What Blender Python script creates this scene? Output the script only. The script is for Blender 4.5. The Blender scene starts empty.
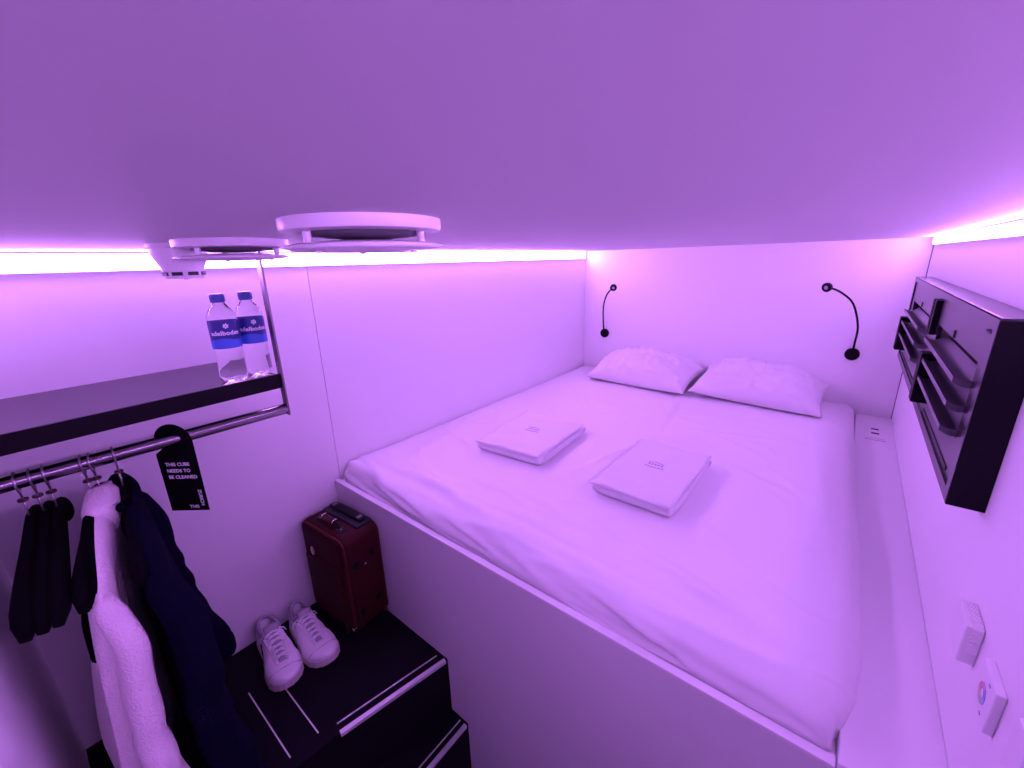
import bpy, bmesh, math, random
from mathutils import Vector, Matrix, noise

# ------------------------------------------------------------------ camera, world, exposure
scene = bpy.context.scene
COL = scene.collection
H = 2.0                                   # camera height above the floor
PI = math.pi


def rad(d):
    return d * PI / 180


cam_data = bpy.data.cameras.new('camera')
cam_data.sensor_fit = 'HORIZONTAL'
cam_data.sensor_width = 36.0
cam_data.lens = 415.8 / 1024 * 36.0
cam_data.clip_start = 0.01
cam = bpy.data.objects.new('camera', cam_data)
COL.objects.link(cam)
yaw, pitch, roll = rad(-39.344), rad(-16.421), rad(-1.6455)
F = Vector((math.sin(yaw) * math.cos(pitch), math.cos(yaw) * math.cos(pitch), math.sin(pitch)))
R = F.cross(Vector((0, 0, 1))).normalized()
U = R.cross(F)
R2 = math.cos(roll) * R + math.sin(roll) * U
U2 = -math.sin(roll) * R + math.cos(roll) * U
m = Matrix(((R2.x, U2.x, -F.x, 0), (R2.y, U2.y, -F.y, 0), (R2.z, U2.z, -F.z, H), (0, 0, 0, 1)))
cam.matrix_world = m
scene.camera = cam

world = bpy.data.worlds.new('world')
world.use_nodes = True
world.node_tree.nodes['Background'].inputs[0].default_value = (0.45, 0.2, 0.7, 1)
world.node_tree.nodes['Background'].inputs[1].default_value = 0.02
scene.world = world

vs = scene.view_settings
vs.view_transform = 'Standard'
vs.look = 'None'
vs.gamma = 1.0
vs.use_curve_mapping = False
vs.exposure = 0.0

LED_COLOR = (0.60, 0.222, 1.0)
LED_LEFT = 53.0
LED_RIGHT = 62.0

# ------------------------------------------------------------------ materials


def mat(name, color, rough=0.6, metal=0.0, spec=0.5, bump=None, vary=None, **kw):
    """bump=(scale, strength), vary=(scale, amount) mixes the colour with a slightly darker one"""
    mt = bpy.data.materials.new(name)
    mt.use_nodes = True
    nt = mt.node_tree
    b = nt.nodes['Principled BSDF']
    b.inputs['Base Color'].default_value = (*color, 1)
    b.inputs['Roughness'].default_value = rough
    b.inputs['Metallic'].default_value = metal
    b.inputs['Specular IOR Level'].default_value = spec
    for k, v in kw.items():
        b.inputs[k].default_value = v
    if bump or vary:
        tc = nt.nodes.new('ShaderNodeTexCoord')
    if bump:
        n = nt.nodes.new('ShaderNodeTexNoise')
        n.inputs['Scale'].default_value = bump[0]
        n.inputs['Detail'].default_value = 4
        nt.links.new(tc.outputs['Object'], n.inputs['Vector'])
        bp = nt.nodes.new('ShaderNodeBump')
        bp.inputs['Strength'].default_value = bump[1]
        bp.inputs['Distance'].default_value = bump[2] if len(bump) > 2 else 0.002
        nt.links.new(n.outputs['Fac'], bp.inputs['Height'])
        nt.links.new(bp.outputs['Normal'], b.inputs['Normal'])
    if vary:
        n2 = nt.nodes.new('ShaderNodeTexNoise')
        n2.inputs['Scale'].default_value = vary[0]
        nt.links.new(tc.outputs['Object'], n2.inputs['Vector'])
        mx = nt.nodes.new('ShaderNodeMix')
        mx.data_type = 'RGBA'
        mx.inputs[6].default_value = (*color, 1)
        mx.inputs[7].default_value = (*[c * (1 - vary[1]) for c in color], 1)
        nt.links.new(n2.outputs['Fac'], mx.inputs[0])
        nt.links.new(mx.outputs[2], b.inputs['Base Color'])
    return mt


def emis(name, color, strength):
    mt = bpy.data.materials.new(name)
    mt.use_nodes = True
    nt = mt.node_tree
    for n in list(nt.nodes):
        nt.nodes.remove(n)
    e = nt.nodes.new('ShaderNodeEmission')
    e.inputs[0].default_value = (*color, 1)
    e.inputs[1].default_value = strength
    o = nt.nodes.new('ShaderNodeOutputMaterial')
    nt.links.new(e.outputs[0], o.inputs[0])
    return mt


M = dict(
    wall=mat('white laminate wall', (0.85, 0.85, 0.85), 0.55, bump=(60, 0.03)),
    ceiling=mat('white ceiling board', (0.68, 0.68, 0.68), 0.6, bump=(90, 0.04)),
    floor=mat('dark vinyl floor', (0.02, 0.018, 0.022), 0.6, bump=(120, 0.1)),
    seam=mat('dark joint', (0.08, 0.07, 0.09), 0.8),
    board=mat('white coated board', (0.75, 0.75, 0.75), 0.45, bump=(80, 0.03)),
    sheet=mat('white cotton sheet', (0.80, 0.79, 0.80), 0.85, spec=0.2, bump=(220, 0.12)),
    towel=mat('white terry towel', (0.82, 0.81, 0.83), 0.95, spec=0.1, bump=(420, 0.9, 0.003)),
    thread=mat('lilac grey embroidery', (0.42, 0.40, 0.48), 0.8),
    plastic=mat('white plastic', (0.82, 0.82, 0.82), 0.4),
    slot=mat('dark slot', (0.015, 0.012, 0.02), 0.6),
    grey=mat('grey duct plastic', (0.10, 0.10, 0.11), 0.5),
    black=mat('black satin metal', (0.010, 0.009, 0.012), 0.24, spec=0.7),
    blade=mat('grey satin metal blade', (0.13, 0.12, 0.14), 0.28, 0.2),
    matblack=mat('black matt paint', (0.005, 0.004, 0.006), 0.5, spec=0.12),
    lens=mat('frosted lamp lens', (0.30, 0.30, 0.33), 0.4),
    steel=mat('brushed steel', (0.22, 0.20, 0.22), 0.22, 1.0),
    chrome=mat('polished chrome', (0.9, 0.9, 0.92), 0.08, 1.0),
    dullsteel=mat('dull steel bar', (0.20, 0.17, 0.20), 0.4, 1.0),
    velvet=mat('black velvet flocking', (0.004, 0.003, 0.005), 0.8, spec=0.04, bump=(300, 0.2)),
    wire=mat('hook wire', (0.40, 0.34, 0.40), 0.3, 1.0),
    washer=mat('brown washer', (0.05, 0.025, 0.025), 0.5),
    step=mat('black studded rubber tread', (0.004, 0.003, 0.006), 0.72, spec=0.15, bump=(260, 0.25)),
    alu=mat('anodised aluminium nosing', (0.80, 0.78, 0.80), 0.35, 0.6),
    red=mat('dark red nylon', (0.042, 0.003, 0.005), 0.6, spec=0.15, bump=(380, 0.35), vary=(7, 0.25)),
    redtrim=mat('dark red piping', (0.075, 0.006, 0.009), 0.45, spec=0.2),
    rubber=mat('black rubber', (0.006, 0.006, 0.007), 0.6, spec=0.15),
    nylon=mat('black nylon', (0.010, 0.010, 0.015), 0.45, spec=0.25, bump=(300, 0.2)),
    badge=mat('beige metal badge', (0.55, 0.45, 0.34), 0.35, 0.5),
    leather=mat('white sneaker leather', (0.90, 0.88, 0.89), 0.42, bump=(60, 0.25, 0.004)),
    tongue=mat('pale grey sneaker tongue', (0.45, 0.43, 0.46), 0.9, bump=(260, 0.3)),
    sole=mat('off white rubber sole', (0.66, 0.58, 0.56), 0.6),
    lining=mat('grey white sneaker lining', (0.36, 0.34, 0.38), 0.9, bump=(260, 0.3)),
    lace=mat('white cotton lace', (0.95, 0.93, 0.95), 0.85, bump=(500, 0.3)),
    navymark=mat('navy leather patch', (0.02, 0.015, 0.05), 0.5),
    whiteknit=mat('fluffy cream knit', (0.92, 0.84, 0.85), 0.95, spec=0.1, bump=(240, 0.9, 0.004)),
    navyknit=mat('navy knit', (0.004, 0.004, 0.014), 0.95, spec=0.03, bump=(260, 0.5, 0.003)),
    blackcloth=mat('black cloth', (0.003, 0.003, 0.004), 0.95, spec=0.03, bump=(200, 0.3)),
    card=mat('black printed card', (0.004, 0.004, 0.005), 0.6, spec=0.08),
    print=mat('white print', (0.88, 0.88, 0.90), 0.7),
    cap=mat('blue plastic cap', (0.015, 0.05, 0.30), 0.4),
    label=mat('dark blue paper label', (0.010, 0.018, 0.20), 0.45),
    labelband=mat('mid blue label band', (0.04, 0.13, 0.62), 0.45),
    bottle=mat('clear plastic and water', (1, 1, 1), 0.02, spec=0.5, **{'Transmission Weight': 1.0, 'IOR': 1.25}),
    led_left=emis('violet light strip left', LED_COLOR, LED_LEFT),
    led_right=emis('violet light strip right', LED_COLOR, LED_RIGHT),
    red_dot=mat('colour wheel red', (0.60, 0.25, 0.32), 0.5),
    yellow_dot=mat('colour wheel yellow', (0.62, 0.52, 0.34), 0.5),
    green_dot=mat('colour wheel green', (0.40, 0.55, 0.45), 0.5),
    cyan_dot=mat('colour wheel cyan', (0.38, 0.50, 0.66), 0.5),
    blue_dot=mat('colour wheel blue', (0.28, 0.30, 0.62), 0.5),
    pink_dot=mat('colour wheel pink', (0.62, 0.32, 0.55), 0.5),
)

# ------------------------------------------------------------------ mesh helpers


class MB:
    """collects shapes and links them as ONE mesh object"""

    def __init__(self):
        self.v, self.f, self.mi = [], [], []
        self.cur = 0

    def add(self, vs, fs):
        n = len(self.v)
        self.v += [Vector(p) for p in vs]
        self.f += [tuple(i + n for i in f) for f in fs]
        self.mi += [self.cur] * len(fs)
        return self

    def box(self, x0, x1, y0, y1, z0, z1, bevel=0.0, seg=2):
        bm = bmesh.new()
        bmesh.ops.create_cube(bm, size=1)
        for v in bm.verts:
            v.co = Vector(((x0 + x1) / 2 + v.co.x * (x1 - x0), (y0 + y1) / 2 + v.co.y * (y1 - y0),
                           (z0 + z1) / 2 + v.co.z * (z1 - z0)))
        if bevel:
            bmesh.ops.bevel(bm, geom=bm.edges[:], offset=bevel, segments=seg, profile=0.5, affect='EDGES')
        self.bm(bm)
        return self

    def bm(self, bm, mx=None):
        bm.verts.index_update()
        vs = [(mx @ v.co) if mx else v.co.copy() for v in bm.verts]
        fs = [tuple(v.index for v in f.verts) for f in bm.faces]
        bm.free()
        return self.add(vs, fs)

    def prism(self, pts, axis, a, b):
        """polygon pts in the plane normal to axis, extruded from a to b"""
        def P(p, h):
            return {'x': (h, p[0], p[1]), 'y': (p[0], h, p[1]), 'z': (p[0], p[1], h)}[axis]
        n = len(pts)
        vs = [P(p, a) for p in pts] + [P(p, b) for p in pts]
        fs = [tuple(range(n - 1, -1, -1)), tuple(range(n, 2 * n))]
        fs += [(i, (i + 1) % n, n + (i + 1) % n, n + i) for i in range(n)]
        return self.add(vs, fs)

    def lathe(self, prof, c=(0, 0, 0), n=40, axis='z', close=False):
        """prof = [(r, h)] revolved about axis through c"""
        vs, fs = [], []
        for (r, h) in prof:
            for k in range(n):
                a = 2 * PI * k / n
                p = (r * math.cos(a), r * math.sin(a), h)
                if axis == 'x':
                    p = (h, p[0], p[1])
                elif axis == 'y':
                    p = (p[0], h, p[1])
                vs.append((c[0] + p[0], c[1] + p[1], c[2] + p[2]))
        m_ = len(prof)
        for i in range(m_ if close else m_ - 1):
            j = (i + 1) % m_
            for k in range(n):
                fs.append((i * n + k, i * n + (k + 1) % n, j * n + (k + 1) % n, j * n + k))
        if not close:
            fs.append(tuple(range(n - 1, -1, -1)))
            fs.append(tuple(range((m_ - 1) * n, m_ * n)))
        return self.add(vs, fs)

    def tube(self, pts, r, n=10, caps=True, squash=None):
        """r number or list; squash = list of (a, b) half sizes with the b axis nearest z/up"""
        pts = [Vector(p) for p in pts]
        N = len(pts)
        rs = r if isinstance(r, (list, tuple)) else [r] * N
        vs, fs = [], []
        prev = None
        for i, p in enumerate(pts):
            t = (pts[min(i + 1, N - 1)] - pts[max(i - 1, 0)]).normalized()
            if prev is None:
                ref = Vector((0, 0, 1)) if abs(t.z) < 0.9 else Vector((0, 1, 0))
                s = t.cross(ref).normalized()
            else:
                s = (prev - t * prev.dot(t)).normalized()
            prev = s
            u = s.cross(t).normalized()
            for k in range(n):
                a = 2 * PI * k / n
                if squash:
                    vs.append(p + s * math.cos(a) * squash[i][0] + u * math.sin(a) * squash[i][1])
                else:
                    vs.append(p + (s * math.cos(a) + u * math.sin(a)) * rs[i])
        for i in range(N - 1):
            for k in range(n):
                fs.append((i * n + k, i * n + (k + 1) % n, (i + 1) * n + (k + 1) % n, (i + 1) * n + k))
        if caps:
            fs.append(tuple(range(n - 1, -1, -1)))
            fs.append(tuple(range((N - 1) * n, N * n)))
        return self.add(vs, fs)

    def loft(self, secs, close=True, caps=True):
        n = len(secs[0])
        vs = [p for s in secs for p in s]
        fs = []
        for i in range(len(secs) - 1):
            for k in range(n if close else n - 1):
                fs.append((i * n + k, i * n + (k + 1) % n, (i + 1) * n + (k + 1) % n, (i + 1) * n + k))
        if caps:
            fs.append(tuple(range(n - 1, -1, -1)))
            fs.append(tuple(range((len(secs) - 1) * n, len(secs) * n)))
        return self.add(vs, fs)

    def build(self, name, material, parent=None, origin=None, smooth=False, angle=None):
        me = bpy.data.meshes.new(name)
        og = Vector(origin) if origin is not None else Vector((0, 0, 0))
        me.from_pydata([p - og for p in self.v], [], self.f)
        bm = bmesh.new()
        bm.from_mesh(me)
        bmesh.ops.recalc_face_normals(bm, faces=bm.faces[:])
        bm.to_mesh(me)
        bm.free()
        mats = material if isinstance(material, list) else [material]
        for mt in mats:
            me.materials.append(mt)
        if len(mats) > 1:
            me.polygons.foreach_set('material_index', self.mi)
        if smooth or angle:
            me.polygons.foreach_set('use_smooth', [True] * len(me.polygons))
            if angle:
                me.set_sharp_from_angle(angle=rad(angle))
        o = bpy.data.objects.new(name, me)
        COL.objects.link(o)
        if parent is not None:
            o.parent = parent
        else:
            o.location = og
        return o


def tag(o, label=None, cat=None, group=None, kind=None):
    if label:
        o['label'] = label
    if cat:
        o['category'] = cat
    if group:
        o['group'] = group
    if kind:
        o['kind'] = kind
    return o


def thing(name, label, cat, loc=(0, 0, 0), rotz=0.0, group=None):
    o = bpy.data.objects.new(name, None)
    o.empty_display_size = 0.05
    COL.objects.link(o)
    o.location = loc
    o.rotation_euler = (0, 0, rotz)
    return tag(o, label, cat, group)


def kids(o):
    return [c for c in bpy.data.objects if c.parent == o]


def dup(o, loc=None, rotz=None, label=None, parent=None):
    c = o.copy()
    COL.objects.link(c)
    if parent is not None:
        c.parent = parent
    if loc is not None:
        c.location = loc
    if rotz is not None:
        c.rotation_euler = (0, 0, rotz)
    if label:
        c['label'] = label
    for ch in kids(o):
        if ch is not c:
            dup(ch, parent=c)
    return c


def struct(o):
    o['kind'] = 'structure'
    return o


def text_mb(body, size, mb, xform, depth=0.0004, align='LEFT', spacing=1.0):
    """adds flat lettering to mb; xform maps (x, y, z) of the text to a point"""
    cu = bpy.data.curves.new('lettering', 'FONT')
    cu.body = body
    cu.size = size
    cu.align_x = align
    cu.space_character = spacing
    cu.extrude = depth / 2
    cu.resolution_u = 3
    cu.offset = size * .022
    o = bpy.data.objects.new('lettering', cu)
    COL.objects.link(o)
    dg = bpy.context.evaluated_depsgraph_get()
    dg.update()
    me = o.evaluated_get(dg).to_mesh()
    vs = [xform(*v.co) for v in me.vertices]
    fs = [tuple(p.vertices) for p in me.polygons]
    mb.add(vs, fs)
    o.evaluated_get(dg).to_mesh_clear()
    bpy.data.objects.remove(o)
    bpy.data.curves.remove(cu)


def fbm(x, y, z, s=1.0):
    return noise.noise(Vector((x * s, y * s, z * s)))


# ------------------------------------------------------------------ the room
XL, XR, YB, YN = -1.51, 0.24, 2.70, -0.13
XE, YE = -0.72, -0.95                    # entrance passage: left side and far end
ZC = 2.053
YF, ZL, XM = 0.70, 1.19, 0.12           # bed front face, ledge height, mattress right edge

struct(MB().box(XL - .05, XR + .05, YE - .05, YB + .05, -0.05, 0.0).build('floor', M['floor']))
struct(MB().box(XL - .05, XR + .05, YE - .05, YB + .05, ZC, ZC + .05).build('ceiling', M['ceiling']))
w = MB().box(XL - .02, XL, YN, 0.7245, 0, ZC).box(XL - .02, XL, 0.7265, YB, 0, ZC)
struct(w.build('wall_left', M['wall']))
struct(MB().box(XL - .03, XL - .012, 0.715, 0.735, 0.3, ZC).build('trim_1', M['seam']))
struct(MB().box(XL, XR - 0.003, YB, YB + .03, 0, ZC).build('wall_back', M['wall']))
struct(MB().box(XR, XR + .03, YE, YB - 0.001, 0, ZC).build('wall_right', M['wall']))
struct(MB().box(XR - 0.0025, XR + .02, YB - 0.001, YB + .02, ZL, ZC).build('trim_2', M['seam']))
# unseen entrance passage behind the camera, added also for light on clothes and shoes
struct(MB().box(XL - .02, XE, YN - .04, YN, 0, ZC).box(XE - .04, XE, YE, YN - .04, 0, ZC).box(XE - .04, XR + .03, YE - .03, YE, 0, ZC).build('wall_front', M['wall']))


# ------------------------------------------------------------------ light strips
def light_strip(x, side, y0, y1, z0, z1, m_, label):
    t = thing('light_strip', label, 'light', (x, 1.3, (z0 + z1) / 2 + 0))
    og = t.location
    d = 0.012 * side
    xa, xb = sorted((x, x + d))
    MB().box(xa, xb, y0, y1, z0, z1, 0.003).build('diffuser', m_, t, og)
    xa, xb = sorted((x, x + d * 0.8))
    MB().box(xa, xb, y0, y1, z0 - .0025, z0 - .0004).box(xa, xb, y0, y1, z1 + .0004, z1 + .0025).build('profile_lip', M['plastic'], t, og)
    MB().box(xa, xb, y1, y1 + 0.006, z0 - .001, z1 + .001).build('end_cap', M['plastic'], t, og)
    return t


light_strip(XL, 1, YN, 2.675, 2.006, 2.046, M['led_left'], 'long violet light strip along the top of the left wall above the shelf')
light_strip(XR, -1, YE, 2.64, 2.022, 2.048, M['led_right'], 'violet light strip along the top of the right wall above the black louvred unit')  # stretch behind the camera is unseen, added to brighten clothes and shoes

# ------------------------------------------------------------------ bed platform and mattress
bp = thing('bed_platform', 'white built-in bed platform with a tall front board and narrow ledge', 'bed platform', (-.6, YF, 0))
og = bp.location
MB().box(XL, .098, YF, YF + 0.018, 0.0, 1.171).build('front_panel', M['board'], bp, og)
MB().box(XL + .002, .098, YF - 0.0015, YF + 0.0185, 1.171, 1.180, 0.0015).build('edge_trim', M['plastic'], bp, og)
MB().box(XL, .0995, YF + .018, YB, 1.14, 1.165).build('mattress_base', M['board'], bp, og)
MB().box(.10, XR, YF, YF + .018, 0, 1.14).box(.10, XR, YF, YB, 1.14, ZL, 0.002).build('side_ledge', M['wall'], bp, og)


def mattress():
    x0, x1, y0, y1, zt, zb = XL + .006, XM + .004, YF + .026, YB - .004, 1.237, 1.168
    h = zt - zb
    mb = MB()

    def edge(a, lo, hi, rl, rh):
        """returns coordinate and drop for parameter a in [-1, 2]"""
        if a < 0:
            s = -a
            ang = min(s / 0.5, 1) * PI / 2
            c = lo + rl - rl * math.sin(ang)
            d = (1 - math.cos(ang)) * min(rl, h * .75)
            if s > 0.5:
                d += (h - min(rl, h * .75)) * (s - 0.5) / 0.5
            return c, d
        if a > 1:
            s = a - 1
            ang = min(s / 0.5, 1) * PI / 2
            c = hi - rh + rh * math.sin(ang)
            d = (1 - math.cos(ang)) * min(rh, h * .75)
            if s > 0.5:
                d += (h - min(rh, h * .75)) * (s - 0.5) / 0.5
            return c, d
        return lo + rl + (hi - rh - lo - rl) * a, 0

    NE, NX, NY = 8, 190, 220
    ax = [-1 + i / NE for i in range(NE)] + [i / NX for i in range(NX + 1)] + [1 + (i + 1) / NE for i in range(NE)]
    NF = 30
    ay = [-1 + i / NF for i in range(NF)] + [i / NY for i in range(NY + 1)] + [1 + (i + 1) / NE for i in range(NE)]
    # long shallow folds: (x0, y0, x1, y1, height, width)
    creases = [(-1.2, .86, -.75, .80, .006, .02), (-.9, .82, -.2, .79, .006, .025), (-.3, .95, .05, .80, .004, .03),
               (-1.45, 1.5, -1.3, .9, .003, .03), (-.75, 1.1, -.62, 1.6, .0025, .012), (-.25, 1.15, .05, .9, .004, .03),
               (-.9, 1.02, -.5, .95, .003, .02), (-.66, 2.32, -.60, 1.75, .003, .012), (-.05, 2.3, .07, 1.2, .002, .02),
               (-1.25, 2.2, -.95, 1.75, .003, .02), (-.45, 1.9, -.1, 1.7, .0025, .02), (-.28, 1.62, -.06, 1.5, .003, .02),
               (-.5, 1.0, -.15, .9, .003, .016), (-1.3, 1.95, -.6, 2.05, .002, .014), (-.62, 1.86, .06, 1.98, .002, .012)]
    folds = [(-1.46, .83, -.75, .85, .008), (-1.15, .79, -.75, .775, .004), (-.95, .88, -.15, .84, .009), (-.5, .785, -.1, .79, .004),
             (-1.4, .93, -1.0, .86, .008), (-.4, .93, .05, .84, .010), (-.2, 1.05, .08, .92, .007), (-1.0, .97, -.6, .93, .006),
             (-1.42, 1.3, -1.1, 1.08, .005), (-.70, 1.18, -.60, 1.75, .0045), (-.28, 1.18, -.02, 1.02, .006), (-.22, 1.75, .03, 1.45, .005),
             (-1.25, 2.0, -.85, 1.82, .004), (-.6, 2.05, .0, 2.2, .005), (-1.2, 2.32, -.7, 2.22, .005), (-.35, 1.72, -.1, 1.82, .004)]
    vs = []
    for a in ax:
        for b in ay:
            x, dx = edge(a, x0, x1, .018, .045)
            y, dy = edge(b, y0, y1, .065, .02)
            # round the two near corners in plan
            z = zt - min(dx + dy, h)
            top = max(0, 1 - (dx + dy) / h)
            fr = max(0, 1 - (y - y0) / .22)            # near the foot end
            z += top * (.0026 * fbm(x * 2.2, y * 2.2, 3) + .0016 * fbm(x * 7, y * 5, 1)
                        + fr * .016 * fbm(x * 3.0, y * 16, 7) + fr * .006 * fbm(x * 9, y * 26, 2))
            # sharp-sided folds running along the foot end and across the sheet
            for (fx0, fy0, fx1, fy1, fh) in folds:
                ex, ey = fx1 - fx0, fy1 - fy0
                Ln = math.hypot(ex, ey)
                t = ((x - fx0) * ex + (y - fy0) * ey) / Ln / Ln
                if -.05 < t < 1.05:
                    dd = ((y - fy0) * ex - (x - fx0) * ey) / Ln + .018 * fbm(t * 3.5, fx0 * 7, 4)
                    if -.03 < dd < .09:
                        env = max(0, math.sin(PI * min(max(t, 0), 1))) ** .6
                        z += top * .75 * fh * env * (math.exp(-(dd / .035) ** 2) if dd > 0 else math.exp(-(dd / .011) ** 2))
            wx = x + .08 * fbm(x * 2, y * 2, 11)
            wy = y + .06 * fbm(x * 1.7, y * 2, 13)
            rg = max(0, 1 - abs(fbm(wx * 1.6, wy * 9, 21)) * 2.6) ** 3
            rg2 = max(0, 1 - abs(fbm(wx * 3.4 + wy * 3, wy * 3.2 - wx, 27)) * 3.2) ** 4
            z += top * (fr ** .7 * .010 * rg + .0035 * rg2)
            for (cx0, cy0, cx1, cy1, ch, cw) in creases:
                ex, ey = cx1 - cx0, cy1 - cy0
                L2 = ex * ex + ey * ey
                t = ((x - cx0) * ex + (y - cy0) * ey) / L2
                if -.1 < t < 1.1:
                    dd = ((x - cx0) * ey - (y - cy0) * ex) / math.sqrt(L2) + .02 * fbm(t * 3, cx0 * 9, 2)
                    if abs(dd) < 3 * cw:
                        z += top * 2.2 * ch * math.exp(-(dd / cw) ** 2) * max(0, math.sin(PI * min(max((t + .1) / 1.2, 0), 1)))
            # crumples where the cloth is tucked in at the foot end
            if b < 0:
                k = 1.0 + 1.6 * max(0, (x + .25) / .35)
                rdg = max(0, 1 - abs(fbm(x * 2.2 + z * 3, z * 26 + x * 2, 5)) * 2.4) ** 2
                rdv = max(0, 1 - abs(fbm(x * 11, z * 7, 15)) * 2.2) ** 2 * max(0, (x + .2) / .3)
                y -= (.014 * rdg + .016 * rdv + .006 * k * fbm(x * 9, z * 40, 3) - .008) * min(1, -b * 2.2)
                y = max(y, YF + .0235)
            if a > 1:
                x += .004 * fbm(y * 5, z * 20, 9)
            # the right side bellies out between the two ends
            ye = [(.70, .088), (.83, .12), (.96, .129), (1.3, .125), (1.84, .112), (2.7, .092)]
            xe = ye[-1][1]
            for (p_, q_), (r_, s_) in zip(ye, ye[1:]):
                if y <= r_:
                    xe = q_ + (s_ - q_) * max(0, (y - p_) / (r_ - p_))
                    break
            x -= (x1 - xe) * min(1, max(0, (x + .35) / .45)) ** 2
            # round near right corner
            rr = .05
            cx, cy = x1 - rr, y0 + rr
            if x > cx and y < cy:
                q = math.hypot(x - cx, y - cy)
                if q > 1e-6:
                    mxy = max(x - cx, cy - y)
                    k = mxy / q
                    x, y = cx + (x - cx) * k, cy + (y - cy) * k
            rr = .045
            cx, cy = x0 + rr, y0 + rr
            if x < cx and y < cy:
                q = math.hypot(x - cx, y - cy)
                if q > 1e-6:
                    k = max(cx - x, cy - y) / q
                    x, y = cx + (x - cx) * k, cy + (y - cy) * k
            vs.append((x, y, max(z, zb)))
    ny = len(ay)
    fs = [(i * ny + j, (i + 1) * ny + j, (i + 1) * ny + j + 1, i * ny + j + 1) for i in range(len(ax) - 1) for j in range(ny - 1)]
    mb.add(vs, fs)
    o = mb.build('mattress', M['sheet'], None, (-.7, 1.7, zb), smooth=True)
    tag(o, 'wide white sheeted mattress filling the bed platform', 'mattress')


mattress()


def pillow(cx, cy, z0, L, W, T, rz, tx, ty, seed, label):
    t_pts = []
    N, K = 56, 36
    for i in range(N + 1):
        row_t, row_b = [], []
        for j in range(K + 1):
            u = -1 + 2 * i / N
            v = -1 + 2 * j / K
            # outline: pinched sides, pointed corners
            px = u * L * (1 - .07 * (1 - v * v) * abs(u) ** 3)
            py = v * W * (1 - .10 * (1 - u * u) * abs(v) ** 3)
            f = max(0, (1 - abs(u) ** 2.6)) ** .62 * max(0, (1 - abs(v) ** 2.4)) ** .62
            wr = .018 * fbm(u * 3 + seed, v * 2.2, 1) + .016 * fbm(u * 6, v * 5 + seed, 4) + .006 * fbm(u * 16, v * 9 + seed, 2)
            wr += .020 * max(0, 1 - abs(fbm(u * 2.2 + v * 1.4 + seed, v * 3 - u * 2, 8)) * 2.6) ** 3 - .012 * max(0, 1 - abs(fbm(u * 3 - v + seed, v * 4 + u * 2, 18)) * 3) ** 3
            wr += .006 * math.sin(9 * (u * .5 + v) + 3 * fbm(u * 2, v * 2, seed)) * (1 - f)
            zt = T * (.36 + .64 * f) * 0 + T * .72 * f + wr * f ** .5
            zb = -T * .28 * f
            row_t.append((px, py, zt))
            row_b.append((px, py, zb))
        t_pts.append((row_t, row_b))
    mb = MB()
    K1 = K + 1
    vt = [p for r in t_pts for p in r[0]]
    vb = [p for r in t_pts for p in r[1]]
    n = len(vt)
    fs = []
    for i in range(N):
        for j in range(K):
            a, b, c, d = i * K1 + j, (i + 1) * K1 + j, (i + 1) * K1 + j + 1, i * K1 + j + 1
            fs.append((a, b, c, d))
            fs.append((n + a, n + d, n + c, n + b))
    mb.add(vt + vb, fs)
    bm = bmesh.new()
    me = bpy.data.meshes.new('tmp')
    me.from_pydata(mb.v, [], mb.f)
    bm.from_mesh(me)
    bpy.data.meshes.remove(me)
    bmesh.ops.remove_doubles(bm, verts=bm.verts[:], dist=1e-5)
    mx = Matrix.Rotation(rad(rz), 4, 'Z') @ Matrix.Rotation(rad(tx), 4, 'X') @ Matrix.Rotation(rad(ty), 4, 'Y')
    for v in bm.verts:
        v.co = mx @ v.co
    zmin = min(v.co.z for v in bm.verts)
    for v in bm.verts:
        v.co += Vector((cx, cy, z0 - zmin))
    mb2 = MB()
    mb2.bm(bm)
    o = mb2.build('pillow', M['sheet'], None, (cx, cy, z0), smooth=True)
    return tag(o, label, 'pillow', 'white pillows at the head of the bed')


pillow(-.965, 2.505, 1.236, .318, .190, .185, -3, 10, 0, 1.3, 'white pillow on the left side of the bed head')
pillow(-.335, 2.52, 1.236, .310, .190, .18, -1, 10, 2, 5.1, 'white pillow on the right side of the bed head nearer the right wall')


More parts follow.
